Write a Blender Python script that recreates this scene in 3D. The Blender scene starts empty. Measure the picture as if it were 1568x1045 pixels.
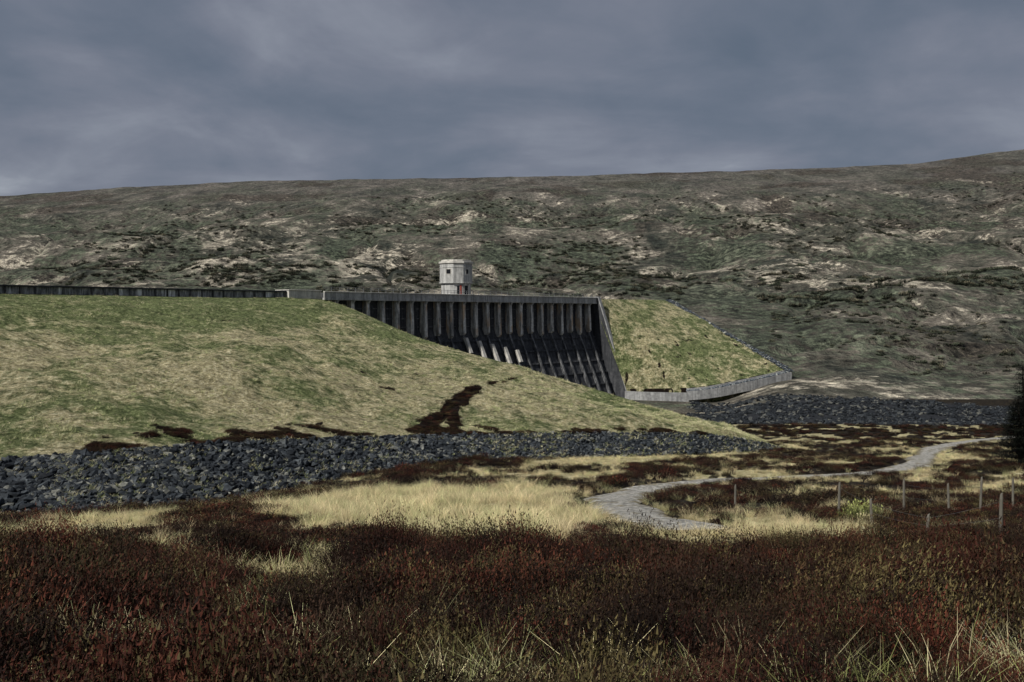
import bpy, bmesh, math, random
import numpy as np
from mathutils import Vector, Matrix
random.seed(7); rng=np.random.default_rng(7)
scene=bpy.context.scene

# ------------------------------------------------------------ noise helpers
def _hash(ix,iy,seed):
    h=(ix.astype(np.int64)*374761393+iy.astype(np.int64)*668265263+seed*1442695041)&0xFFFFFFFF
    h=((h^(h>>13))*1274126177)&0xFFFFFFFF
    h=(h^(h>>16))&0xFFFFFFFF
    return h/4294967295.0
def vnoise(x,y,seed=0):
    x=np.asarray(x,float);y=np.asarray(y,float)
    ix=np.floor(x);iy=np.floor(y);fx=x-ix;fy=y-iy
    fx=fx*fx*(3-2*fx);fy=fy*fy*(3-2*fy)
    a=_hash(ix,iy,seed);b=_hash(ix+1,iy,seed);c=_hash(ix,iy+1,seed);d=_hash(ix+1,iy+1,seed)
    return (a*(1-fx)+b*fx)*(1-fy)+(c*(1-fx)+d*fx)*fy
def fbm(x,y,scale,octv=4,seed=0):
    s=0;a=1;t=0;f=1.0/scale
    for i in range(octv):
        s=s+a*vnoise(np.asarray(x)*f+17.3*i,np.asarray(y)*f-9.1*i,seed+i);t+=a;a*=.5;f*=2.03
    return s/t
def sst(a,b,x):
    t=np.clip((x-a)/(b-a),0,1);return t*t*(3-2*t)
def inpoly(x,y,poly):
    r=np.zeros(np.shape(x),bool);n=len(poly)
    for i in range(n):
        x1,y1=poly[i];x2,y2=poly[(i+1)%n]
        c=((y1>y)!=(y2>y))&(x<(x2-x1)*(y-y1)/((y2-y1)+1e-9)+x1)
        r^=c
    return r
def distpl(x,y,pl):
    best=np.full(np.shape(x),1e9)
    for (x1,y1),(x2,y2) in zip(pl[:-1],pl[1:]):
        dx,dy=x2-x1,y2-y1
        t=np.clip(((x-x1)*dx+(y-y1)*dy)/(dx*dx+dy*dy),0,1)
        best=np.minimum(best,np.hypot(x-x1-t*dx,y-y1-t*dy))
    return best
def catmull(P,t):
    P=np.array(P,float);n=len(P);t=np.clip(np.asarray(t,float),0,1)*(n-1)
    i=np.minimum(np.floor(t).astype(int),n-2);f=(t-i)[...,None]
    p0=P[np.maximum(i-1,0)];p1=P[i];p2=P[i+1];p3=P[np.minimum(i+2,n-1)]
    return .5*((2*p1)+(-p0+p2)*f+(2*p0-5*p1+4*p2-p3)*f*f+(-p0+3*p1-3*p2+p3)*f**3)

# ------------------------------------------------------------ layout (metres, eye at origin)
P0=np.array([21.1,262.0]);DIR=np.array([.628,.778]);NRM=np.array([.778,-.628])
TRACK=[(6.4,33),(5.4,38.5),(5.2,44),(5.3,50),(6.0,56),(7.4,62),(10.1,68.5),(13.6,72.5),(17.4,75),(21.2,76.5),(27.5,80),(34.4,87),(40.3,97),(46,110),(52.6,124),(60.8,139),(75,157),(90,170)]
tr=catmull(TRACK,np.linspace(0,1,120));TRL=[tuple(p) for p in tr]
def skyE(px):
    return (480-np.interp(px,[-600,0,200,400,600,800,1000,1200,1300,1400,1450,1520,1568,2200],
        [330,300,285,276,273,270,264,258,254,250,243,233,228,190]))/1500
def H(X,Y):
    X=np.asarray(X,float);Y=np.asarray(Y,float)
    h0=np.interp(Y,[-15,0,7,25,65,100,120,165,190],[-.6,-1.6,-2.64,-6.2,-11.8,-15,-17.4,-20.9,-21.5])
    h0=h0-1.3*sst(5,25,-X)*sst(25,60,Y)
    px=np.clip(784+1500*X/np.maximum(Y,5),-600,2200)
    dd=(X-P0[0])*NRM[0]+(Y-P0[1])*NRM[1]
    mid=np.interp(Y,[190,256,275,330,450],[-21.8,-22.3,-14,-4.4,9])
    rig=np.interp(Y,[190,195,215,225,270,330,450],[-21.5,-21.9,-19,-18,-14.4,-4.4,9])
    wr=sst(1080,1230,px)
    down=np.where(Y<190,h0,mid*(1-wr)+rig*wr)
    up=np.interp(Y,[0,350,450],[-3,-3,10])
    wl=1-sst(950,1100,px)
    u=sst(0,12,-dd)*wl
    z=down*(1-u)+up*u
    D=1500.;s=np.clip((Y-450)/(D-450),0,1)
    f=np.interp(s,[0,.15,.4,.7,1],[0,.2,.52,.82,1])
    eb=.02*(1-u)+.0222*u;es=skyE(px)
    zf=np.minimum(Y,D)*(eb+(es-eb)*f)-np.maximum(Y-D,0)*.06
    z=np.where(Y>450,zf,z)
    w=sst(300,600,Y)*(1-.93*sst(1000,1450,Y))
    rd=np.abs(fbm(X,Y,210,4,11)-.5)*2
    z=z+w*((fbm(X,Y,160,4,3)-.5)*26+(rd-.25)*24)
    gul=1-sst(.0,.06,np.abs(fbm(X+Y*.2,Y*.45,90,4,17)-.5))
    z=z-w*gul*5
    rg=sst(1100,1250,px)*sst(225,290,Y)*(1-sst(420,650,Y))
    z=z+sst(215,300,Y)*(1-.7*sst(1000,1400,Y))*(1-wl*(1-sst(420,520,Y)))*((fbm(X,Y,28,4,5)-.5)*8)
    z=z-rg*(1-sst(.0,.08,np.abs(fbm(X,Y,45,4,15)-.5)))*3.
    dt=distpl(X,Y,TRL[::4])
    nt=sst(1.5,3.5,dt)
    z=z+(1-sst(150,215,Y))*nt*((fbm(X,Y,3.0,3,8)-.5)*.5+(fbm(X,Y,14,2,9)-.5)*.7*sst(8,20,Y))
    return z

A=[(-12.6,46),(-11.8,58),(-10.5,67),(-4,68),(1.7,69),(2.4,54),(3.9,41),(3.1,34.5),(2.2,30),(-.3,26.5),(-2.3,25),(-4.,27.5),(-6.6,33),(-10,40)]
B2=[(-.2,88),(4.7,106),(18,124),(31.6,133),(31,124),(14.3,99),(3.9,85)]
C=[(3.0,31),(4.2,36),(7.8,38),(11.2,41),(13,38),(13.2,32.6),(10.5,24.5),(7.9,22),(5.2,21),(5.2,27),(3.4,27.5)]
D2=[(-20.5,33),(-18.1,42),(-15.1,46),(-13.5,42),(-12.2,31),(-11.2,26.5),(-15.5,24)]
D3=[(-7.6,22.5),(-7.0,25),(-9.8,28),(-12,25)]
FP=[[(-1.2,11.6),(-3.6,12.8),(-3.8,10.4),(-1.7,9.6)],[(-5.6,9.1),(-2.4,9.4),(-2.1,7.2),(-4.6,5.8)],[(-1.9,8),(.5,9.9),(1.4,8.2),(.7,6.2),(-1.5,6.0)],
    [(2.7,7.2),(4.8,7.8),(4.8,5.4),(3.0,5.6)],[(1.6,13.2),(3.4,13.4),(3.3,12.2),(1.7,11.9)],[(-6.6,14.2),(-4.6,15.0),(-4.8,13.2),(-6.2,12.8)],[(6.4,16.5),(8.4,17),(8.2,15.2),(6.6,15)]]
def grassmask(X,Y):
    wx=X+(fbm(X,Y,2.5,4,21)-.5)*5*sst(5,40,Y);wy=Y+(fbm(X,Y,3.5,4,22)-.5)*13*sst(5,40,Y)
    m=np.zeros(np.shape(X))
    for p in (A,B2,C,D2,D3): m=np.maximum(m,inpoly(wx,wy,p)*1.0)
    n0=fbm(X,Y,.7,3,24)
    for p in FP: m=np.maximum(m,(inpoly(wx,wy,p)&(n0>.5))*1.0)
    n=fbm(X,Y/1.5,3.0,4,31)
    thr=.65-.075*sst(38,75,Y)-.03*sst(8,25,X)*sst(30,50,Y)
    m=np.maximum(m,sst(thr,thr+.03,n)*sst(6,20,Y)*.8)
    return m
GRV=[(36,196),(45,246),(60,222),(107,208),(150,206),(150,186),(98,187),(60,192)]

# ------------------------------------------------------------ mesh / material helpers
def link(o,parent=None):
    scene.collection.objects.link(o)
    if parent: o.parent=parent
    return o
def mkmesh(name,verts,faces,mat=None,smooth=False,attrs=None,parent=None,dolink=True):
    me=bpy.data.meshes.new(name);me.from_pydata([tuple(map(float,v)) for v in verts],[],[tuple(map(int,f)) for f in faces]);me.update()
    if mat: me.materials.append(mat)
    if smooth: me.polygons.foreach_set('use_smooth',[True]*len(me.polygons))
    if attrs:
        for k,v in attrs.items():
            a=me.attributes.new(k,'FLOAT','POINT');a.data.foreach_set('value',np.asarray(v,dtype=np.float32).ravel())
    o=bpy.data.objects.new(name,me)
    if dolink: link(o,parent)
    return o
def gridfaces(nr,nc):
    r,c=np.meshgrid(np.arange(nr-1),np.arange(nc-1),indexing='ij')
    i=(r*nc+c).ravel()
    return np.stack([i,i+1,i+nc+1,i+nc],1)
class NT:
    def __init__(s,nt): s.nt=nt
    def n(s,t,**k):
        x=s.nt.nodes.new(t)
        for a,b in k.items(): setattr(x,a,b)
        return x
    def l(s,a,b): s.nt.links.new(a,b)
    def noise(s,vec,scale,detail=6,rough=.6,dist=0):
        x=s.n('ShaderNodeTexNoise');x.inputs['Scale'].default_value=scale;x.inputs['Detail'].default_value=detail
        x.inputs['Roughness'].default_value=rough;x.inputs['Distortion'].default_value=dist
        if vec is not None: s.l(vec,x.inputs['Vector'])
        return x.outputs['Fac']
    def ramp(s,fac,stops):
        x=s.n('ShaderNodeValToRGB');e=x.color_ramp.elements
        while len(e)<len(stops): e.new(.5)
        for el,(p,c) in zip(e,stops):
            el.position=p;el.color=(c,c,c,1) if not hasattr(c,'__len__') else (*c,1)
        s.l(fac,x.inputs[0]);return x.outputs[0]
    def mix(s,f,a,b,mode='MIX'):
        x=s.n('ShaderNodeMix',data_type='RGBA',blend_type=mode)
        for v,i in ((f,0),(a,6),(b,7)):
            if isinstance(v,(int,float)): x.inputs[i].default_value=v
            elif isinstance(v,tuple): x.inputs[i].default_value=(*v,1)
            else: s.l(v,x.inputs[i])
        return x.outputs[2]
    def m(s,op,a,b=0.,clamp=False):
        x=s.n('ShaderNodeMath',operation=op,use_clamp=clamp)
        for v,i in ((a,0),(b,1)):
            if isinstance(v,(int,float)): x.inputs[i].default_value=v
            else: s.l(v,x.inputs[i])
        return x.outputs[0]
    def attr(s,name):
        return s.n('ShaderNodeAttribute',attribute_name=name).outputs['Fac']
    def obj(s,scale=None):
        o=s.n('ShaderNodeTexCoord').outputs['Object']
        if scale:
            mp=s.n('ShaderNodeMapping');mp.inputs['Scale'].default_value=scale;s.l(o,mp.inputs['Vector']);o=mp.outputs[0]
        return o
def newmat(name,rough=.95):
    m=bpy.data.materials.new(name);m.use_nodes=True;t=NT(m.node_tree);b=m.node_tree.nodes['Principled BSDF']
    b.inputs['Roughness'].default_value=rough;b.inputs['Specular IOR Level'].default_value=.15
    return m,t,b
def bump(t,b,h,strength,dist):
    x=t.n('ShaderNodeBump');x.inputs['Strength'].default_value=strength;x.inputs['Distance'].default_value=dist
    t.l(h,x.inputs['Height']);t.l(x.outputs[0],b.inputs['Normal'])

# ground
m_ground,t,b=newmat('moor_ground')
o=t.obj();n1=t.noise(o,1.6,7,.7)
hea=t.ramp(n1,[(.3,(.004,.003,.002)),(.52,(.014,.010,.006)),(.7,(.04,.032,.016))])
gr=t.ramp(n1,[(.3,(.1,.09,.045)),(.5,(.3,.26,.14)),(.7,(.55,.5,.33))])
g=t.m('ADD',t.attr('grass'),t.m('MULTIPLY',t.m('SUBTRACT',n1,.5),.7))
c=t.mix(t.ramp(g,[(.4,0.),(.6,1.)]),hea,gr)
c=t.mix(t.attr('gravel'),c,t.ramp(n1,[(.35,(.006,.007,.009)),(.65,(.03,.032,.036))]))
t.l(c,b.inputs['Base Color']);bump(t,b,n1,.8,.3)

# hill
m_hill,t,b=newmat('hill_moor')
o=t.obj();sep=t.n('ShaderNodeSeparateXYZ');t.l(o,sep.inputs[0])
o2=t.obj((1,.5,1))
nb=t.noise(o2,.008,8,.62,.6);nm=t.noise(o2,.03,8,.72,.3);nf=t.noise(o,.25,6,.8);ng=t.noise(o,.09,6,.75)
base=t.ramp(nm,[(.38,(.032,.036,.029)),(.46,(.085,.083,.064)),(.54,(.145,.13,.104)),(.64,(.23,.2,.165))])
zf=t.n('ShaderNodeMapRange');t.l(sep.outputs[2],zf.inputs[0])
for i,v in ((1,90.),(2,200.),(3,0.),(4,1.)): zf.inputs[i].default_value=v
base=t.mix(t.m('MULTIPLY',zf.outputs[0],.85),base,t.ramp(nm,[(.35,(.065,.062,.056)),(.6,(.14,.126,.112))]))
sf=t.m('ADD',t.m('MULTIPLY',nb,.28),t.m('MULTIPLY',nm,.72))
sf=t.m('ADD',sf,t.m('MULTIPLY',t.m('SUBTRACT',nf,.5),.3));sf=t.m('ADD',sf,t.m('MULTIPLY',t.m('SUBTRACT',ng,.5),.42))
sf=t.m('SUBTRACT',sf,t.m('MULTIPLY',zf.outputs[0],.09));sf=t.m('ADD',sf,t.m('MULTIPLY',t.attr('straw'),.1))
dk=t.m('ADD',t.attr('dark'),t.m('MULTIPLY',t.m('SUBTRACT',ng,.5),1.8))
base=t.mix(t.m('MULTIPLY',t.ramp(dk,[(.35,0.),(.75,1.)]),.75),base,t.ramp(nf,[(.35,(.014,.013,.012)),(.6,(.08,.064,.05))]))
c=t.mix(t.ramp(sf,[(.55,0.),(.585,.6),(.65,1.)]),base,t.ramp(nf,[(.34,(.2,.18,.135)),(.6,(.5,.445,.35))]))
gf=t.noise(o2,.014,8,.7,.4);gs=t.m('ADD',gf,t.m('MULTIPLY',t.m('SUBTRACT',nf,.5),.55))
c=t.mix(t.m('MULTIPLY',t.ramp(gs,[(.5,0.),(.56,1.)]),t.m('SUBTRACT',.9,t.m('MULTIPLY',zf.outputs[0],.65))),c,t.ramp(nf,[(.38,(.012,.017,.014)),(.58,(.085,.1,.066))]))
c=t.mix(.9,c,t.ramp(nf,[(.36,.15),(.48,.9),(.62,1.75)]),'MULTIPLY')
c=t.mix(.6,c,t.ramp(ng,[(.37,.35),(.5,1.05),(.63,1.5)]),'MULTIPLY')
t.l(c,b.inputs['Base Color']);bump(t,b,t.m('ADD',nm,t.m('MULTIPLY',ng,.5)),1.,14.)

# embankment grass
m_emb,t,b=newmat('embankment_grass')
o=t.obj();n1=t.noise(o,.1,7,.65,.5);n2=t.noise(o,2.2,6,.78);n3=t.noise(o,.6,7,.78)
gg=t.ramp(n2,[(.35,(.045,.062,.022)),(.5,(.17,.205,.08)),(.63,(.34,.37,.18))])
ss=t.ramp(n2,[(.35,(.16,.14,.07)),(.5,(.48,.42,.24)),(.63,(.8,.73,.5))])
f=t.m('ADD',t.m('ADD',n1,t.m('MULTIPLY',t.m('SUBTRACT',n3,.5),1.1)),t.attr('straw'))
c=t.mix(t.ramp(f,[(.43,0.),(.62,1.)]),gg,ss)
sc=t.m('ADD',t.attr('scar'),t.m('MULTIPLY',t.m('SUBTRACT',n2,.5),.8))
c=t.mix(t.ramp(sc,[(.45,0.),(.6,1.)]),c,(.014,.008,.005))
c=t.mix(.9,c,t.ramp(n3,[(.34,.3),(.5,.95),(.64,1.4)]),'MULTIPLY')
t.l(c,b.inputs['Base Color']);bump(t,b,t.m('ADD',n2,n3),1.,1.2)

# rock
def rockmat(name,k):
    m,t,b=newmat(name,.8)
    oi=t.n('ShaderNodeObjectInfo').outputs['Random'];o=t.obj();n=t.noise(o,2.5,5,.7)
    q=lambda *c:tuple(x*k for x in c)
    c=t.ramp(oi,[(0,q(.010,.012,.015)),(.5,q(.026,.031,.037)),(.85,q(.055,.062,.068)),(.97,q(.16,.16,.14))])
    c=t.mix(.7,c,t.ramp(n,[(.35,.4),(.55,1.),(.72,2.4)]),'MULTIPLY')
    t.l(c,b.inputs['Base Color']);bump(t,b,n,.6,.1);return m
m_rock=rockmat('slate_rock',.95);m_rock2=rockmat('river_rock',.65);m_rock3=rockmat('edge_rock',2.8)
m_bed,t,b=newmat('rock_bed')
o=t.obj();n=t.noise(o,3.,5,.7)
t.l(t.ramp(n,[(.4,(.004,.005,.006)),(.7,(.025,.027,.025))]),b.inputs['Base Color']);bump(t,b,n,.8,.3)

def plantmat(name,lo,hi,alt,altf,tl=0.,hi2=None,vr=.8):
    m,t,b=newmat(name,.8)
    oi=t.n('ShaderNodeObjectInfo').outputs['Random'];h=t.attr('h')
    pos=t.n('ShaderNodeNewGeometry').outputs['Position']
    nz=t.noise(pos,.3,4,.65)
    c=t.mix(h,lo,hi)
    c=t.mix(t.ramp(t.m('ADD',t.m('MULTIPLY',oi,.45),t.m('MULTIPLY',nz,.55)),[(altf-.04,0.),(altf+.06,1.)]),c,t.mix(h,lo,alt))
    if hi2:
        r2=t.m('FRACT',t.m('MULTIPLY',oi,7.7));c=t.mix(t.ramp(r2,[(.4,0.),(.6,1.)]),c,t.mix(h,lo,hi2))
    v=t.m('FRACT',t.m('MULTIPLY',oi,17.3))
    c=t.mix(vr,c,t.ramp(v,[(0,.25),(.75,1.15),(1,2.6)]),'MULTIPLY')
    t.l(c,b.inputs['Base Color'])
    if tl:
        tr_=t.n('ShaderNodeBsdfTranslucent');t.l(c,tr_.inputs[0]);mx=t.n('ShaderNodeMixShader');mx.inputs[0].default_value=tl
        t.l(b.outputs[0],mx.inputs[1]);t.l(tr_.outputs[0],mx.inputs[2]);t.l(mx.outputs[0],t.nt.nodes['Material Output'].inputs[0])
    return m
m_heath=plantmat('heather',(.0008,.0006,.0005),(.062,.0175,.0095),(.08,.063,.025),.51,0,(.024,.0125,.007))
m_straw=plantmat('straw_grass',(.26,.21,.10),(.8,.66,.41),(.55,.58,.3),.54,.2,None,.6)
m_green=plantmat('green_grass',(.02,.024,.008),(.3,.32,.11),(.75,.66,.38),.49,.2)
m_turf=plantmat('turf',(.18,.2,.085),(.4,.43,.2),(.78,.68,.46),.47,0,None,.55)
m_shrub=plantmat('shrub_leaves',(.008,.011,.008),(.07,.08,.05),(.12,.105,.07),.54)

def concrete(name,ca,cb,streak,zs=.12,warm=None,white=False):
    m,t,b=newmat(name,.85)
    o=t.obj();os=t.obj((1.4,1.4,zs))
    n=t.noise(o,1.2,6,.7);s=t.noise(os,1.,6,.7)
    c=t.mix(t.ramp(n,[(.35,0.),(.65,1.)]),ca,cb)
    c=t.mix(t.ramp(s,[(.42,streak),(.58,0.)]),c,(.02,.021,.024))
    if warm:
        w=t.noise(t.obj((.7,.7,.2)),1.1,4,.6)
        c=t.mix(t.ramp(w,[(.52,0.),(.64,.8)]),c,warm)
    if white:
        w=t.noise(t.obj((.3,.3,.04)),1.,5,.7)
        c=t.mix(t.ramp(w,[(.54,0.),(.6,.95)]),c,(.8,.8,.8))
    t.l(c,b.inputs['Base Color']);bump(t,b,n,.3,.05)
    return m
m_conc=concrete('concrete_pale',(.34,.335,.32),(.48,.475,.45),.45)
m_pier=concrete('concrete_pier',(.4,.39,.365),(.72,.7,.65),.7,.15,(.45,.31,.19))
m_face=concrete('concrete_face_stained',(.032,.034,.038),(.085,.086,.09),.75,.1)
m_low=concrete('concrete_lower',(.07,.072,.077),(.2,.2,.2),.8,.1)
m_drain=concrete('concrete_drain',(.2,.2,.2),(.36,.36,.35),.4)
m_wall=concrete('concrete_parapet',(.19,.195,.195),(.42,.42,.41),.8,.3,None,True)
m_slab=concrete('concrete_slab',(.42,.4,.36),(.62,.59,.53),.35)
def flat(name,col,rough=.7):
    m,t,b=newmat(name,rough);n=t.noise(t.obj(),3.,5,.6)
    t.l(t.mix(.5,col,t.ramp(n,[(.3,.6),(.7,1.3)]),'MULTIPLY'),b.inputs['Base Color']);return m
m_dark=flat('dark_glass',(.01,.011,.013),.3);m_red=flat('rust_red_door',(.3,.06,.04))
m_wood=flat('weathered_wood',(.12,.11,.09));m_wire=flat('galvanised_wire',(.08,.08,.08),.5);m_rail=flat('galvanised_rail',(.3,.3,.3),.5)
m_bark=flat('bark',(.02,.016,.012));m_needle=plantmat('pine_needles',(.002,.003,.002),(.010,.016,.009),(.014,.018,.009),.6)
m_twig=flat('bleached_twig',(.62,.57,.5))
m_track,t,b=newmat('gravel_track')
o=t.obj();n=t.noise(o,3.,6,.8);n2=t.noise(o,.7,6,.7)
c=t.ramp(n,[(.36,(.07,.068,.06)),(.5,(.25,.24,.215)),(.62,(.56,.54,.49))])
e=t.m('ADD',t.attr('edge'),t.m('MULTIPLY',t.m('SUBTRACT',n2,.5),2.8))
c=t.mix(t.ramp(e,[(.5,0.),(.78,1.)]),c,t.ramp(n,[(.36,(.02,.016,.01)),(.62,(.25,.21,.12))]))
t.l(c,b.inputs['Base Color']);bump(t,b,n,.8,.12)

# ------------------------------------------------------------ terrain
NR,NC=560,440
yy=np.geomspace(3,2700,NR)-15;aa=np.linspace(-.82,.82,NC)
YY=np.repeat(yy[:,None],NC,1);XX=(YY+15)*aa[None,:]
ZZ=H(XX,YY)
ZZ=ZZ-.12*(1-sst(1.2,2.6,distpl(XX,YY,TRL[::3])))*(YY<190)
gm=grassmask(XX,YY)*(YY<200)
gv=(inpoly(XX+(fbm(XX,YY,6,3,41)-.5)*8,YY+(fbm(XX,YY,6,3,42)-.5)*6,GRV))*1.
px=784+1500*XX/np.maximum(YY,5)
straw=np.exp(-((YY-238)/18)**2)*sst(1120,1220,px)*.9+.45*np.exp(-((YY-540)/110)**2)*(1-.8*sst(1000,1300,px))
straw=straw+.42*sst(.5,.66,fbm(XX,YY*.8,130,4,203))*sst(300,480,YY)*(1-sst(1050,1350,YY))-.1
dark=sst(.5,.64,fbm(XX,YY,75,5,207))*.75+.5*(1-sst(.0,.05,np.abs(fbm(XX+YY*.2,YY*.45,90,4,17)-.5)))
k=int(np.searchsorted(yy,214))
def sheet(name,r0,r1,mat,attrs):
    V=np.stack([XX[r0:r1],YY[r0:r1],ZZ[r0:r1]],-1).reshape(-1,3)
    return mkmesh(name,V,gridfaces(r1-r0,NC),mat,True,{q:v[r0:r1].ravel() for q,v in attrs.items()})
sheet('moorland_ground',0,k+1,m_ground,{'grass':gm,'gravel':gv})
sheet('hillside',k,NR,m_hill,{'straw':straw,'dark':dark})

# ------------------------------------------------------------ embankment
Tp=[(-110,99,2.9),(-74.6,143,2.9),(-64,156.5,2.9),(-50,173,2.8),(-36.8,189.8,2.8),(-15.5,173.8,-4.6),(1.7,161,-8.9),(16.5,149.7,-12.7),(29.5,140,-16.3),(37.2,134.6,-18.35)]
Bp=[(-54,58,-10.8),(-37.6,72,-10.8),(-31.7,75,-10.75),(-25.4,82,-10.9),(-16.1,95,-12.1),(-5.9,106,-13.2),(5,114,-14),(17.6,122,-14.9),(27,128,-16),(36.3,134.2,-18.3)]
Op=[(-50,50,-13),(-33.5,64,-13),(-28.3,67,-13.2),(-22.7,73.4,-13.7),(-14.9,88,-14.2),(-5.6,100,-15),(4.8,109,-15.8),(17,118,-16.6),(26.5,125,-17.5),(36.3,133.6,-18.5)]
SCAR=[(-9.9,104),(-9.3,109),(-8.6,114),(-7.5,120),(-6.1,127),(-5.2,131)]
SCAR2=[(-6.8,107),(-6.9,113),(-7.2,119)];SCAR3=[(-5.2,131),(-2.5,138),(.6,146)]
def emb(u,v):
    b_=catmull(Bp,u);t_=catmull(Tp,u)
    p=b_*(1-v[...,None])+t_*v[...,None]
    w=np.minimum(1,np.minimum(v,1-v)*8)*sst(0,.12,1-u)
    p[...,2]+=w*((fbm(p[...,0],p[...,1],16,3,51)-.5)*2.6+(fbm(p[...,0],p[...,1],3,3,52)-.5)*1.2)
    return p
def scarm(x,y,v):
    j=(fbm(x,y,1.5,3,57)-.5)*1.8
    s=1-sst(.9,1.3,distpl(x,y,SCAR)+j);s=np.maximum(s,1-sst(.5,.9,distpl(x,y,SCAR2)+j));s=np.maximum(s,.9*(1-sst(.1,.4,distpl(x,y,SCAR3)+j)))
    s=np.maximum(s,inpoly(x+j,y+j*2,[(-11.4,104),(-8.3,112),(-6.6,106)])*.9)
    n=fbm(x,y,2.2,3,55)
    s=np.maximum(s,(v<.006+.04*np.maximum(n-.42,0)/.2)*(n>.42)*.9*(x>-33)*(x<25))
    for cx,cy in ((-20,131),(-13.5,139),(-44,150),(-16,126),(-25,122)): s=np.maximum(s,1-sst(.3,.8,np.hypot(x-cx,y-cy)+j))
    return s
nu,nv=260,150
U,V=np.meshgrid(np.linspace(0,1,nu),np.linspace(0,1,nv)**1.25,indexing='ij')
P=emb(U,V)
sk=P[:,-1:,:].copy();w=sst(.4,.47,U[:,-1:])
sk2=sk.copy();sk2[...,0]+=8*w+.3;sk2[...,1]+=20*w;sk2[...,2]-=12*w+1
PP=np.concatenate([P,sk2],1)
sm=np.concatenate([scarm(P[...,0],P[...,1],V),np.zeros((nu,1))],1)
st=-.05+.15*np.exp(-((V-.3)/.32)**2)-.2*sst(.6,1.,V)*sst(.6,.4,U)+.1*sst(.07,.0,V)
st=st+(fbm(P[...,0],P[...,1],14,3,59)-.5)*.35-.1*np.exp(-((V-.12)/.1)**2)*sst(.4,.2,U)
st=np.concatenate([st,np.zeros((nu,1))],1)
mkmesh('grass_embankment',PP.reshape(-1,3),gridfaces(nu,nv+1),m_emb,True,{'scar':sm.ravel(),'straw':st.ravel()})
def rip(u,v):
    b_=catmull(Bp,u);t_=catmull(Op,u);t_=b_+(t_-b_)*1.25
    p=b_*(1-v[...,None])+t_*v[...,None];p[...,2]+=(fbm(p[...,0],p[...,1],2,2,61)-.5)*.3*sst(0,.1,v)-.02
    return p
U2,V2=np.meshgrid(np.linspace(0,1,300),np.linspace(0,1,20),indexing='ij')
mkmesh('riprap_bank',rip(U2,V2).reshape(-1,3),gridfaces(300,20)[:,::-1],m_bed,True)

# right abutment
Top=[(21.6,262.2,3.9),(29,272,3.95),(37,282,4.0),(46,293,4.0)]
Bot=[(29.8,254.5,-20),(46,249.5,-19.3),(58.3,252.5,-17.6),(72.4,258,-15.1)]
def spur(u,v):
    a_=catmull(Bot,u);c_=catmull(Top,u);p=a_*(1-v[...,None])+c_*v[...,None]
    w=np.minimum(1,np.minimum(v,1-v)*8)*np.minimum(1,u*8)
    p[...,2]+=w*((fbm(p[...,0],p[...,1],9,3,71)-.5)*1.+1.0*np.sin(v*np.pi)*.5);return p
U,V=np.meshgrid(np.linspace(0,1,120),np.linspace(0,1,120),indexing='ij');P=spur(U,V)
s0=(fbm(P[...,0]*.7,P[...,1],1.1,2,72)>.76)*(V<.55)*.8
s0=np.maximum(s0,(V<.02)*(fbm(P[...,0],P[...,1],1.5,2,74)>.5)*.8)
bot=P[:,:1].copy();bot[...,2]-=4
PP=np.concatenate([bot,P],1);s1=np.concatenate([np.zeros((120,1)),s0],1)
last=PP[-1:].copy();last[...,2]-=6;last[...,0]+=3;last[...,1]+=2;PP=np.concatenate([PP,last],0);s1=np.concatenate([s1,np.zeros((1,121))],0)
mkmesh('grass_abutment',PP.reshape(-1,3),gridfaces(121,121),m_emb,True,{'scar':s1.ravel(),'straw':np.full(121*121,-.02)})
ts=np.linspace(.3,1,60);ep=catmull(Bot,ts);dv=[]
for i,p in enumerate(ep):
    d_=ep[min(i+1,59)]-ep[max(i-1,0)];d_=d_/np.linalg.norm(d_);q=np.array([d_[1],-d_[0],0])
    for off,dz in ((-.2,.15),(-.2,.35),(.2,.35),(.2,.0),(1.7,-.5),(1.7,-.2),(2.1,-.2),(2.1,-2.5)): dv.append(p+q*off+np.array([0,0,dz]))
mkmesh('toe_drain_channel',dv,gridfaces(60,8)[:,::-1],m_drain)

# track
nt_=len(tr);ed=[];tv=[]
for i,p in enumerate(tr):
    d_=tr[min(i+1,nt_-1)]-tr[max(i-1,0)];d_/=np.linalg.norm(d_);q=np.array([-d_[1],d_[0]])
    w_=1.6*(1+.2*math.sin(i*.5))
    for j in range(9):
        f=(j-4)/4;x,y=p+q*f*w_;tv.append((x,y));ed.append(abs(f)*.9 if abs(f)>.15 else .45)
tv=np.array(tv);tz=H(tv[:,0],tv[:,1])+.05-.12*(np.array(ed)>.85)
mkmesh('gravel_track',np.column_stack([tv,tz]),gridfaces(nt_,9),m_track,True,{'edge':ed})

# ------------------------------------------------------------ dam
dam=bpy.data.objects.new('concrete_dam',None);link(dam)
dam.location=(P0[0],P0[1],0);dam.rotation_euler=(0,0,math.atan2(-.778,-.628))
def pr(prof,s0,s1):
    n=len(prof);v=[(s0,d,z) for d,z in prof]+[(s1,d,z) for d,z in prof]
    f=[tuple(range(n))[::-1],tuple(range(n,2*n))]+[(i,(i+1)%n,n+(i+1)%n,n+i) for i in range(n)]
    return v,f
def joined(name,parts,mat,parent,bev=.0):
    v=[];f=[]
    for pv,pf in parts:
        o_=len(v);v+=pv;f+=[tuple(i+o_ for i in q) for q in pf]
    ob=mkmesh(name,v,f,mat,parent=parent)
    bm=bmesh.new();bm.from_mesh(ob.data);bmesh.ops.recalc_face_normals(bm,faces=bm.faces);bm.to_mesh(ob.data);bm.free()
    if bev:
        md=ob.modifiers.new('b','BEVEL');md.width=bev;md.segments=1
    return ob
def box(x0,x1,y0,y1,z0,z1): return pr([(y0,z0),(y1,z0),(y1,z1),(y0,z1)],x0,x1)
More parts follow.
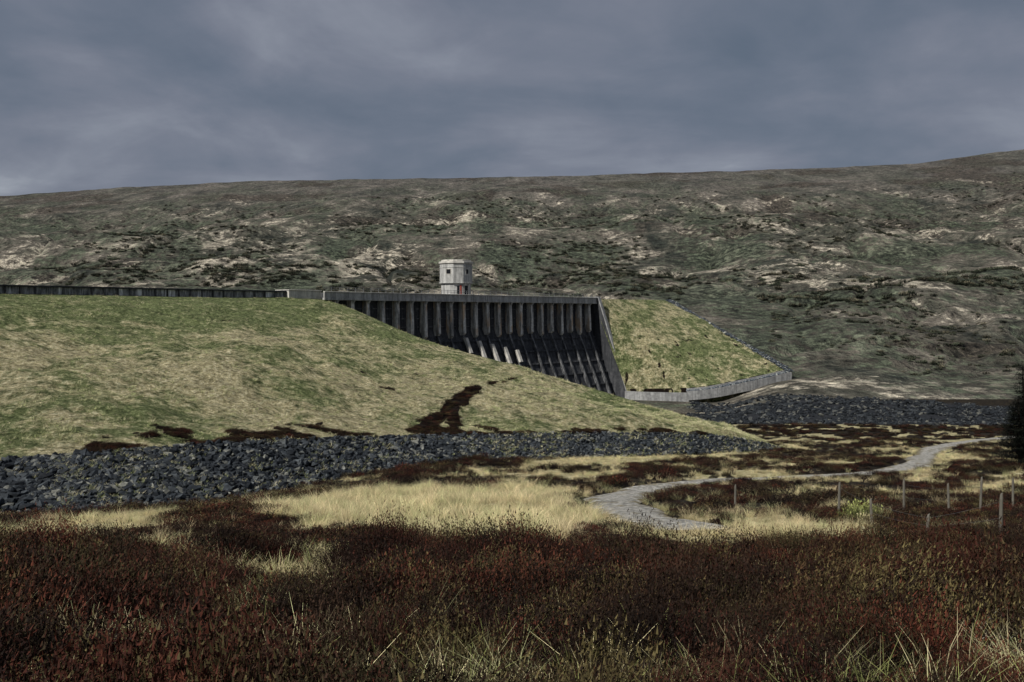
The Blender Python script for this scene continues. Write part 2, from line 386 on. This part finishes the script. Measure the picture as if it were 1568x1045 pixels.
joined('wall_body',[pr([(-3,2.6),(0,2.6),(0,-3.5),(8.3,-23),(-6,-23)],0,93)],m_face,dam)
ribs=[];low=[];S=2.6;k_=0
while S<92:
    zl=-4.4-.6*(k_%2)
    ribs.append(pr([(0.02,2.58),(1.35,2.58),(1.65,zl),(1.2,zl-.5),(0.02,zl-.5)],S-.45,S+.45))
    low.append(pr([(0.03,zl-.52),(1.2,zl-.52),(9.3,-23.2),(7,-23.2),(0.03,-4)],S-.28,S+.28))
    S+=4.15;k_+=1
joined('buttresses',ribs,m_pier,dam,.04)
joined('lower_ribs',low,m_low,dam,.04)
joined('lift_bands',[box(0.01,92.9,.01,.16,z,z+.18) for z in (.9,-1.2,-3.0)],m_low,dam)
lb=[]
for z in (-6,-9,-12,-15,-18):
    d0=(-3.5-z)*8.3/19.5;lb.append(pr([(d0+.02,z),(d0+.3,z),(d0+.45,z-.35),(d0+.17,z-.35)],0.02,92.8))
joined('face_joints',lb,m_face,dam)
steps=[]
for s,ln in ((35.8,2.6),(39.95,3.6),(44.1,5.0),(48.25,4.2),(52.4,3.2)):
    a=(s-33)/21.;z0=-9.3+4.0*a
    d0=1.5+(-4.9-z0)*.46
    steps.append(pr([(d0-.4,z0+.1),(d0+.3,z0+.2),(d0+.3+ln*.5,z0-ln),(d0-.3+ln*.5,z0-ln-.2)],s-.45,s+.45))
joined('buttress_toe_slabs',steps,m_slab,dam,.03)
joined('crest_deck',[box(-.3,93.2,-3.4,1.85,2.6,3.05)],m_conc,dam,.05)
par=[];S=0
while S<93:
    par.append(box(S+.03,min(S+4.12,93.2),1.45,1.8,3.053,4.1));S+=4.15
joined('parapet',par+[box(-.3,93.2,-3.3,-3.,3.053,4.1)],m_conc,dam,.03)
joined('parapet_coping',[box(-.3,93.2,1.38,1.95,4.103,4.3)],m_slab,dam,.03)
joined('corbels',[pr([(1.37,2.59),(1.84,2.59),(1.37,1.9)],s,s+.5) for s in np.arange(2.3,92,4.15)],m_conc,dam)
joined('wing_wall',[pr([(-3,4.2),(1.9,4.2),(11.2,-21.6),(11.2,-24),(-3,-24)],-1.5,-.32)],m_face,dam,.03)
joined('wing_wall_coping',[pr([(-3.1,4.5),(2.1,4.5),(11.6,-21.6),(11.2,-21.6),(1.85,4.2),(-3.1,4.2)],-1.4,-.4)],m_drain,dam,.02)
joined('end_block',[box(93.25,101,-3,.9,-3,4.32),box(93.2,101.1,-3.1,1.05,4.323,4.5)],m_slab,dam,.04)
lw=[];lp=[]
lw.append(box(101.1,232,-1.2,0,-3,4.0))
S=101.3
while S<230:
    lp.append(box(S,S+.3,.003,.2,0,4.0));S+=2.2
joined('abutment_wall',lw,m_wall,dam);joined('abutment_wall_ribs',lp,m_low,dam,.03)
joined('abutment_wall_coping',[box(101.1,232,-1.3,.4,4.003,4.25)],m_face,dam,.02)
rl=[box(s,s+.08,1.6,1.68,4.3,5.15) for s in np.arange(0,93,2.075)]+[box(0,93,1.61,1.67,z,z+.07) for z in (4.7,5.08)]
joined('handrail',rl,m_rail,dam)
bw=[(29.2,253.6),(34,250.6),(39,249),(44,248.3),(47.2,248.6),(48.5,250.5)]
bv=[];bf=[]
for i,(x,y) in enumerate(bw):
    for dx,dy,z in ((0,0,-24),(0,0,-20.1),(.5,.9,-20.1),(.5,.9,-24)): bv.append((x+dx,y+dy,z))
for i in range(len(bw)-1):
    for j in range(3): bf.append((i*4+j,i*4+4+j,i*4+5+j,i*4+1+j))
mkmesh('stilling_basin_wall',bv,bf,m_drain)

# ------------------------------------------------------------ valve tower
tw=bpy.data.objects.new('valve_tower',None);link(tw);tw.location=(-13.1,229.4,0)
def ring(r,z0,z1,n=48,r2=None,rot=0):
    r2=r2 or r;v=[(r*math.cos(2*math.pi*i/n+rot),r*math.sin(2*math.pi*i/n+rot),z0) for i in range(n)]+[(r2*math.cos(2*math.pi*i/n+rot),r2*math.sin(2*math.pi*i/n+rot),z1) for i in range(n)]
    return v,[tuple(range(n))[::-1],tuple(range(n,2*n))]+[(i,(i+1)%n,n+(i+1)%n,n+i) for i in range(n)]
joined('shaft',[ring(3.5,-6,7.2,10,rot=.2)],m_conc,tw,.05)
joined('drum',[ring(3.85,7.2,11.6,10,rot=.2)],m_conc,tw,.06)
joined('string_course',[ring(4.0,7.0,7.25,10,rot=.2),ring(3.93,10.6,10.78,10,rot=.2)],m_conc,tw,.03)
joined('roof_slab',[ring(4.1,11.6,12.1,10,rot=.2),ring(3.5,12.1,12.5,10,rot=.2)],m_slab,tw,.05)
def onfacet(ang,r,w,z0,z1,dep,name,mat):
    ca,sa=math.cos(ang),math.sin(ang);v=[]
    for rr in (r-.2,r+dep):
        for a_,z in ((-w/2,z0),(w/2,z0),(w/2,z1),(-w/2,z1)): v.append((ca*rr-sa*a_,sa*rr+ca*a_,z))
    return joined(name,[(v,[(0,1,2,3),(4,5,6,7),(0,1,5,4),(1,2,6,5),(2,3,7,6),(3,0,4,7)])],mat,tw)
fa=[.2+math.pi/10+2*math.pi*i/10 for i in range(10)]
ap=math.cos(math.pi/10)
front=sorted(fa,key=lambda a:abs(((a+math.pi/2+math.pi)%(2*math.pi))-math.pi))
fl=min(fa,key=lambda a:abs(a-math.radians(235)));fr=min(fa,key=lambda a:abs(a-math.radians(305)))
fm=front[0]
for i,(a_,w_) in enumerate(((fl,1.1),(fr,.7),)):
    onfacet(a_,3.85*ap,w_+.3,9.05,10.4,.05,'window_frame_%d'%i,m_slab);onfacet(a_,3.85*ap,w_,9.2,10.25,.08,'window_%d'%i,m_dark)
onfacet(fr,3.5*ap,1.5,4.2,6.7,.06,'door_frame',m_slab);onfacet(fr,3.5*ap,1.0,4.25,6.5,.1,'door',m_dark)
onfacet(fr-.45,3.5*ap*.99,.35,4.2,6.6,.2,'door_leaf',m_red)
onfacet(fm,3.5*ap,.5,4.6,6.4,.06,'slit_window',m_dark)
joined('bridge',[box(-1.2,1.2,-5,-2.5,2.7,3.05)],m_conc,tw)

# ------------------------------------------------------------ plant prototypes
def proto_coll(name,objs):
    c_=bpy.data.collections.new(name)
    for o_ in objs: c_.objects.link(o_)
    return c_
def tuft(name,n,hh,rad,wid,lean,mat,seg=4):
    v=[];f=[];hv=[]
    for _ in range(n):
        a=random.uniform(0,6.28);r0=rad*math.sqrt(random.random());x,y=r0*math.cos(a),r0*math.sin(a)
        h=hh*random.uniform(.45,1.1);la=a+random.uniform(-1,1);L=lean*h*random.uniform(.3,1.3)
        wa=random.uniform(0,3.14);wx,wy=math.cos(wa)*wid,math.sin(wa)*wid;o_=len(v)
        for i in range(seg):
            s=i/(seg-1);k=1-s*.9
            cx=x+math.cos(la)*L*s*s;cy=y+math.sin(la)*L*s*s;cz=h*(s-.25*lean*s*s)
            v+=[(cx-wx*k,cy-wy*k,cz-.03),(cx+wx*k,cy+wy*k,cz-.03)];hv+=[s,s]
        for i in range(seg-1): q=o_+2*i;f.append((q,q+1,q+3,q+2))
    return mkmesh(name,v,f,mat,attrs={'h':hv},dolink=False)
def heath(name,n,hh,rad,mat,leaf=.02,per=7,stem=False):
    v=[];f=[];hv=[]
    for _ in range(n):
        a=random.uniform(0,6.28);r0=rad*math.sqrt(random.random());x,y=r0*math.cos(a),r0*math.sin(a)
        h=hh*(1-.45*(r0/rad)**2)*random.uniform(.6,1.2);L=.35*r0+random.uniform(-.05,.08)
        if stem:
            o_=len(v);v+=[(x-.002,y,0),(x+.002,y,0),(x+math.cos(a)*L,y+math.sin(a)*L,h)];f.append((o_,o_+1,o_+2));hv+=[.1,.1,.7]
        for k in range(per):
            s=(k+random.random())/per
            if stem: s=.25+.75*s
            cx=x+math.cos(a)*L*s+random.uniform(-.02,.02);cy=y+math.sin(a)*L*s+random.uniform(-.02,.02);cz=h*s
            l=leaf*random.uniform(1.2,2.6);w_=leaf*random.uniform(.25,.6);b_=random.uniform(0,6.28);el=random.uniform(.2,1.3)
            dx,dy,dz=math.cos(b_)*math.cos(el)*l,math.sin(b_)*math.cos(el)*l,math.sin(el)*l
            px_,py_=-math.sin(b_)*w_,math.cos(b_)*w_;o_=len(v)
            v+=[(cx-px_,cy-py_,cz),(cx+px_,cy+py_,cz),(cx+dx,cy+dy,cz+dz*1.3)];f.append((o_,o_+1,o_+2));hv+=[s*s*.8,s*s*.8,s*s]
    return mkmesh(name,v,f,mat,attrs={'h':hv},dolink=False)
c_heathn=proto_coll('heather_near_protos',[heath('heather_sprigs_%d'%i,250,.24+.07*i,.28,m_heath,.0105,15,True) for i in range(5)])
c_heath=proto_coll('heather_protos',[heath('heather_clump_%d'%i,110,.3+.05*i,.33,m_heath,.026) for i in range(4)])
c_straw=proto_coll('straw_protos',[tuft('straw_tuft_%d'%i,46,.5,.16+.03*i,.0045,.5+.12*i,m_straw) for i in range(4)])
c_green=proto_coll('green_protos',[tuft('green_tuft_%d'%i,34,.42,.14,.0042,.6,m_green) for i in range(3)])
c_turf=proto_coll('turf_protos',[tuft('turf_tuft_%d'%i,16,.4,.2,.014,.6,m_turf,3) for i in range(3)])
c_shrub=proto_coll('shrub_protos',[heath('shrub_%d'%i,45,.8,.6,m_shrub,.13,5) for i in range(3)])
c_gorse=proto_coll('gorse_protos',[heath('gorse_%d'%i,120,.7,.45,m_green,.035,9,True) for i in range(2)])
c_twig=proto_coll('twig_protos',[tuft('twig_%d'%i,14,.3,.12,.005,1.3,m_twig,3) for i in range(2)])
def rock(name,mat):
    bm=bmesh.new();bmesh.ops.create_icosphere(bm,subdivisions=1,radius=.5)
    sx,sy,sz=random.uniform(.8,1.6),random.uniform(.55,1.),random.uniform(.3,.7)
    for v in bm.verts:
        k=random.uniform(.75,1.2);v.co=Vector((v.co.x*sx*k,v.co.y*sy*k,max(-.3,min(.3,v.co.z*k))*sz*1.3))
    me=bpy.data.meshes.new(name);bm.to_mesh(me);bm.free();me.materials.append(mat)
    return bpy.data.objects.new(name,me)
c_rock=proto_coll('rock_protos',[rock('rock_%d'%i,m_rock) for i in range(7)])
c_rock2=proto_coll('river_rock_protos',[rock('river_rock_%d'%i,m_rock2) for i in range(5)])
c_rock3=proto_coll('edge_rock_protos',[rock('edge_rock_%d'%i,m_rock3) for i in range(5)])

def scatter(name,pts,scl,coll,tilt=.15,rot=None):
    pts=np.asarray(pts,float);n=len(pts)
    me=bpy.data.meshes.new(name);me.vertices.add(n);me.vertices.foreach_set('co',pts.astype(np.float32).ravel())
    a=me.attributes.new('scl','FLOAT_VECTOR','POINT');s=np.asarray(scl,float)
    if s.ndim==1: s=np.stack([s,s,s*rng.uniform(.75,1.2,n)],1)
    a.data.foreach_set('vector',s.astype(np.float32).ravel())
    r=np.stack([rng.normal(0,tilt,n),rng.normal(0,tilt,n),rng.uniform(0,6.28,n)],1) if rot is None else rot
    a=me.attributes.new('rot','FLOAT_VECTOR','POINT');a.data.foreach_set('vector',r.astype(np.float32).ravel())
    ob=bpy.data.objects.new(name,me);link(ob)
    g=bpy.data.node_groups.new(name+'_gn','GeometryNodeTree')
    g.interface.new_socket('Geometry',in_out='INPUT',socket_type='NodeSocketGeometry');g.interface.new_socket('Geometry',in_out='OUTPUT',socket_type='NodeSocketGeometry')
    gi=g.nodes.new('NodeGroupInput');go=g.nodes.new('NodeGroupOutput');ip=g.nodes.new('GeometryNodeInstanceOnPoints')
    ci=g.nodes.new('GeometryNodeCollectionInfo');ci.inputs['Collection'].default_value=coll;ci.inputs['Separate Children'].default_value=True;ci.inputs['Reset Children'].default_value=True
    ip.inputs['Pick Instance'].default_value=True
    L=g.links.new;L(gi.outputs[0],ip.inputs['Points']);L(ci.outputs[0],ip.inputs['Instance'])
    for nm,sock in (('scl','Scale'),('rot','Rotation')):
        na=g.nodes.new('GeometryNodeInputNamedAttribute');na.data_type='FLOAT_VECTOR';na.inputs['Name'].default_value=nm
        L(na.outputs['Attribute'],ip.inputs[sock])
    L(ip.outputs[0],go.inputs[0])
    md=ob.modifiers.new('gn','NODES');md.node_group=g
    return ob
def fan(n,y0,y1,pw=1.0,a=.56):
    Y=(y0**pw+(y1**pw-y0**pw)*rng.random(n))**(1/pw);X=rng.uniform(-a,a,n)*(Y+2);return X,Y
COV=[(p[0],p[1]) for p in Op]+[(p[0],p[1]) for p in Tp[::-1]]
def freeofbank(X,Y): return ~inpoly(X,Y,COV)
X,Y=fan(5200,3.4,19,1.5);k=grassmask(X,Y)<.5;X=X[k];Y=Y[k]
s=rng.uniform(.6,1.5,len(X))*(.25+1.5*fbm(X,Y,2.5,2,77))
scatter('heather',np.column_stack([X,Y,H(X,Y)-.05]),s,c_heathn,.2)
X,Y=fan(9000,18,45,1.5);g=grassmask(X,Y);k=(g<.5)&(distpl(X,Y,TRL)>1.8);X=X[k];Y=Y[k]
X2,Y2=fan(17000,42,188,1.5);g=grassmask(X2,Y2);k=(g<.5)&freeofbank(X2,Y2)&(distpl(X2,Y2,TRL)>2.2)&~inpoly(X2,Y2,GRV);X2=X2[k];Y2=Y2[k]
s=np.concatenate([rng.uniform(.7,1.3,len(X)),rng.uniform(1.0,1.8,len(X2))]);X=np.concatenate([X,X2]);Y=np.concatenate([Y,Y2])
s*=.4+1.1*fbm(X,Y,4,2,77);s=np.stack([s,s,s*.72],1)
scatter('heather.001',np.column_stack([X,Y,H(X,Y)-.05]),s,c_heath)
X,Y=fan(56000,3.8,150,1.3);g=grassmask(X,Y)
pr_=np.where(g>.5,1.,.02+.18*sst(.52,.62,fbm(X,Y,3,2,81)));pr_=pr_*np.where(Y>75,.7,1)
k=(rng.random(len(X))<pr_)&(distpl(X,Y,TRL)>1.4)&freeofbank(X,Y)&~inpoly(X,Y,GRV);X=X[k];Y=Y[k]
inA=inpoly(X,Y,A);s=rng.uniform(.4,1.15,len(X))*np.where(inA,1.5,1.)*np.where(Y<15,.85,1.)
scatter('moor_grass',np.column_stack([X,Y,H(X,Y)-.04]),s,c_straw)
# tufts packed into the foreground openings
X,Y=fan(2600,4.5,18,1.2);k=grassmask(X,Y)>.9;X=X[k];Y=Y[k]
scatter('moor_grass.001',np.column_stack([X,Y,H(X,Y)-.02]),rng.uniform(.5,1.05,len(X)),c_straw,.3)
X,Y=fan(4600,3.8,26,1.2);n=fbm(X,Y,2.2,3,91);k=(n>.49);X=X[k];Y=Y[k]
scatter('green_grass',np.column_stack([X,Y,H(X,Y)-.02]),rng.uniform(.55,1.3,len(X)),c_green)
n=110;X=rng.normal(3.75,.35,n);Y=rng.normal(7.6,.45,n)
scatter('bleached_twigs',np.column_stack([X,Y,H(X,Y)+.16]),rng.uniform(.3,.8,n),c_twig,.6)
X=np.array([12.9,13.4,13.8,13.2]);Y=np.array([37.2,37.6,36.9,36.4])
scatter('gorse_bush',np.column_stack([X,Y,H(X,Y)]),np.array([1.,1.3,.9,.8]),c_gorse)
# embankment turf
n=36000;u=rng.uniform(.06,1,n);v=rng.random(n)**1.2;p=emb(u,v);sc=scarm(p[:,0],p[:,1],v)
k=sc<.4;q=p[k];q=q[fbm(q[:,0],q[:,1],2.,2,95)>.48]
s=rng.uniform(.35,.95,len(q));scatter('embankment_turf',q,s,c_turf,.2)
k=(sc>.5);q=p[k];uu=rng.uniform(.15,.85,5000);vv=rng.uniform(0,.05,5000);q2=emb(uu,vv);q2=q2[scarm(q2[:,0],q2[:,1],vv)>.5][:900];q=np.concatenate([q,q2])
s=rng.uniform(.6,1.2,len(q));scatter('embankment_heather',q,np.stack([s,s,s*.55],1),c_heath)
n=6000;u=rng.random(n);v=rng.random(n);q=spur(u,v);q=q[fbm(q[:,0],q[:,1],3.,2,97)>.5]
scatter('abutment_turf',q,rng.uniform(.4,.9,len(q)),c_turf,.3)
# riprap
n=14000;u=rng.uniform(.06,1,n);v=rng.uniform(0,.95,n);q=rip(u,v);q[:,2]+=.08
rot=np.stack([rng.normal(.2,.35,n),rng.normal(0,.35,n),rng.uniform(0,6.28,n)],1)
scatter('riprap_stones',q,rng.uniform(.3,1.1,n)*np.where(u>.6,.8,1),c_rock,rot=rot)
u=rng.uniform(.06,1,6500);v=rng.random(6500);k=(fbm(u*70,v*6,1,3,96)>.5);q=rip(u[k],v[k]);q[:,2]+=.17
scatter('riprap_grass',q,rng.uniform(.4,1.,len(q)),c_turf)
X=rng.uniform(34,150,24000);Y=rng.uniform(185,250,24000);k=inpoly(X+(fbm(X,Y,6,3,41)-.5)*8,Y+(fbm(X,Y,6,3,42)-.5)*6,GRV)&(fbm(X,Y,5,3,43)>.36);X=X[k];Y=Y[k]
scatter('river_bank_stones',np.column_stack([X,Y,H(X,Y)+.05]),rng.uniform(.4,1.4,len(X)),c_rock2,.4)
e=catmull([(46,293,4),(60,274.5,-6),(72.4,258,-15.1)],rng.random(1800))
e[:,0]+=rng.uniform(-.2,1.6,len(e));e[:,1]+=rng.normal(-.4,.6,len(e));e[:,2]+=rng.normal(0,.12,len(e))
e2=catmull(Bot,rng.uniform(.3,1,1100));e2[:,1]-=rng.uniform(.4,1.8,1100);e2[:,2]+=-.15
e=np.concatenate([e,e2]);scatter('abutment_edge_stones',e,rng.uniform(.3,.7,len(e)),c_rock3,.4)
# shrubs on hill
X,Y=fan(90000,235,1200,1.5,.58);n=fbm(X,Y,70,5,101);n2=fbm(X,Y,9,3,103);pxx=784+1500*X/Y
k=(rng.random(len(X))<sst(.42,.64,n)*sst(.42,.6,n2))&((pxx>1180)|(Y>440))&(rng.random(len(X))<1-.85*sst(500,1100,Y));X=X[k];Y=Y[k]
s=rng.uniform(.7,2.6,len(X))*np.where(Y<400,.6,1);scatter('hillside_shrubs',np.column_stack([X,Y,H(X,Y)-.2]),np.stack([s*1.2,s*1.2,s*.8],1),c_shrub)

# ------------------------------------------------------------ fence
fe=bpy.data.objects.new('wire_fence',None);link(fe)
posts=[(13.0,39,1.35,.03),(12.5,34,.95,-.05),(12.9,30.5,.7,.1),(14.1,28.3,1.4,.03),(16.4,41,1.5,.0),(18.3,41,1.35,-.04),(20.3,42.5,1.6,.05),(22.5,44,1.4,0),(10.7,47,1.0,.02)]
tops=[]
for i,(x,y,h,ln) in enumerate(posts):
    z=float(H(np.array([x]),np.array([y]))[0]);v=[];n=8
    for s,r in ((0,.055),(.9,.05),(1,.035)):
        for j in range(n):
            a=2*math.pi*j/n;v.append((x+ln*h*s+r*math.cos(a)*random.uniform(.9,1.1),y+r*math.sin(a),z-.2+(h+.2)*s+(.03*math.cos(a) if s==1 else 0)))
    f=[(k*n+j,k*n+(j+1)%n,k*n+n+(j+1)%n,k*n+n+j) for k in range(2) for j in range(n)]+[tuple(range(2*n,3*n))]
    mkmesh('post_%d'%i,v,f,m_wood,parent=fe);tops.append((x+ln*h,y,z,h))
def wire(a,b,n):
    v=[];f=[];r=.0025
    for i in range(9):
        s=i/8;p=[a[j]+(b[j]-a[j])*s for j in range(3)];p[2]-=.05*4*s*(1-s)
        for dx,dz in ((-r,-r),(r,-r),(0,r)): v.append((p[0]+dx,p[1]+dx,p[2]+dz))
    for i in range(8):
        for j in range(3): f.append((i*3+j,i*3+(j+1)%3,i*3+3+(j+1)%3,i*3+3+j))
    mkmesh('wire_%d'%n,v,f,m_wire,parent=fe)
kk=0
for a_,b_ in ((0,1),(1,2),(2,3),(0,4),(4,5),(5,6),(6,7)):
    for hh in (.85,.5):
        wire((tops[a_][0],tops[a_][1],tops[a_][2]+tops[a_][3]*hh),(tops[b_][0],tops[b_][1],tops[b_][2]+tops[b_][3]*hh),kk);kk+=1

# ------------------------------------------------------------ pine trees at the right edge
def pine(x,y,h):
    z=float(H(np.array([x]),np.array([y]))[0]);e=bpy.data.objects.new('pine_tree',None);link(e);e.location=(x,y,z-.2)
    v=[];f=[];n=8
    for i in range(7):
        s=i/6;r=.22*(1-s)+.02
        for j in range(n): a=2*math.pi*j/n;v.append((r*math.cos(a)+.1*math.sin(s*5),r*math.sin(a),h*s))
    f=[(k*n+j,k*n+(j+1)%n,k*n+n+(j+1)%n,k*n+n+j) for k in range(6) for j in range(n)]
    lv=[];lf=[];hv=[]
    for b_ in range(150):
        s=.04+.94*(b_/150);a=random.uniform(0,6.28);L=(1-s)**.7*2.4*random.uniform(.6,1.15)+.2;o_=len(v)
        dr=random.uniform(-.25,.15)
        e1=(math.cos(a)*L,math.sin(a)*L,h*s+L*dr)
        for p_,r in (((0,0,h*s),.035),(e1,.008)):
            for j in range(3): aa_=2.09*j;v.append((p_[0]-math.sin(a)*r*math.cos(aa_),p_[1]+math.cos(a)*r*math.cos(aa_),p_[2]+r*math.sin(aa_)))
        for j in range(3): f.append((o_+j,o_+(j+1)%3,o_+3+(j+1)%3,o_+3+j))
        for q in range(int(60*L)+12):
            t_=random.uniform(.15,1.05);sp=.28*(1.2-t_)+.08
            c_=Vector((e1[0]*t_+random.gauss(0,sp),e1[1]*t_+random.gauss(0,sp),h*s+L*dr*t_+random.gauss(0,.09)))
            d_=Vector((random.gauss(math.cos(a),.6),random.gauss(math.sin(a),.6),random.gauss(0,.4))).normalized()*random.uniform(.12,.26)
            w_=Vector((-d_.y,d_.x,random.gauss(0,.05)))*.22;o2_=len(lv)
            lv+=[c_-w_,c_+w_,c_+d_];lf.append((o2_,o2_+1,o2_+2));hv+=[t_*.7]*3
    mkmesh('trunk_and_limbs',v,f,m_bark,parent=e);mkmesh('needles',lv,lf,m_needle,attrs={'h':hv},parent=e)
pine(56.4,108,10.8);pine(45.6,88,6.5)

# ------------------------------------------------------------ sky, sun, camera
w=bpy.data.worlds.new('World');scene.world=w;w.use_nodes=True;t=NT(w.node_tree)
bg=w.node_tree.nodes['Background'];out=w.node_tree.nodes['World Output']
tosun=Vector((-.45,-.46,.60)).normalized()
el=math.asin(tosun.z);az=math.atan2(tosun.x,tosun.y)
sk=t.n('ShaderNodeTexSky');sk.sky_type='NISHITA';sk.sun_disc=False;sk.sun_elevation=el;sk.sun_rotation=az
t.l(sk.outputs[0],bg.inputs[0]);bg.inputs[1].default_value=.06
tc=t.n('ShaderNodeTexCoord').outputs['Generated'];sp=t.n('ShaderNodeSeparateXYZ');t.l(tc,sp.inputs[0])
zz=t.m('ADD',t.m('MAXIMUM',sp.outputs[2],0.),.24)
cb=t.n('ShaderNodeCombineXYZ');t.l(t.m('DIVIDE',sp.outputs[0],zz),cb.inputs[0]);t.l(t.m('DIVIDE',sp.outputs[1],zz),cb.inputs[1])
n1=t.noise(cb.outputs[0],1.1,7,.5,.6);n2=t.noise(cb.outputs[0],3.4,7,.56,.4)
cl=t.m('ADD',t.m('MULTIPLY',n1,.74),t.m('MULTIPLY',n2,.26))
col=t.ramp(cl,[(.37,(.12,.152,.205)),(.46,(.155,.182,.238)),(.53,(.195,.215,.272)),(.6,(.25,.272,.33)),(.69,(.42,.45,.5))])
zen=t.n('ShaderNodeMapRange');t.l(sp.outputs[2],zen.inputs[0])
for i,v_ in ((1,.33),(2,1.),(3,.97),(4,1.1)): zen.inputs[i].default_value=v_
bg2=t.n('ShaderNodeBackground');t.l(col,bg2.inputs[0]);t.l(zen.outputs[0],bg2.inputs[1])
mx=t.n('ShaderNodeMixShader');mx.inputs[0].default_value=.93
t.l(bg.outputs[0],mx.inputs[1]);t.l(bg2.outputs[0],mx.inputs[2]);t.l(mx.outputs[0],out.inputs[0])
sl=bpy.data.lights.new('sun','SUN');sl.energy=5.;sl.angle=math.radians(1.2);sl.color=(1,.97,.91)
so=bpy.data.objects.new('sun',sl);link(so);so.rotation_euler=tosun.to_track_quat('Z','Y').to_euler()
cd=bpy.data.cameras.new('camera');co=bpy.data.objects.new('camera',cd);link(co)
cd.lens=34.44;cd.sensor_width=36;cd.shift_y=-.0268;cd.clip_end=6000;cd.clip_start=.1
co.location=(0,0,0);co.rotation_euler=(math.radians(90),0,0)
scene.camera=co
scene.view_settings.view_transform='Standard';scene.view_settings.look='None';scene.view_settings.exposure=0
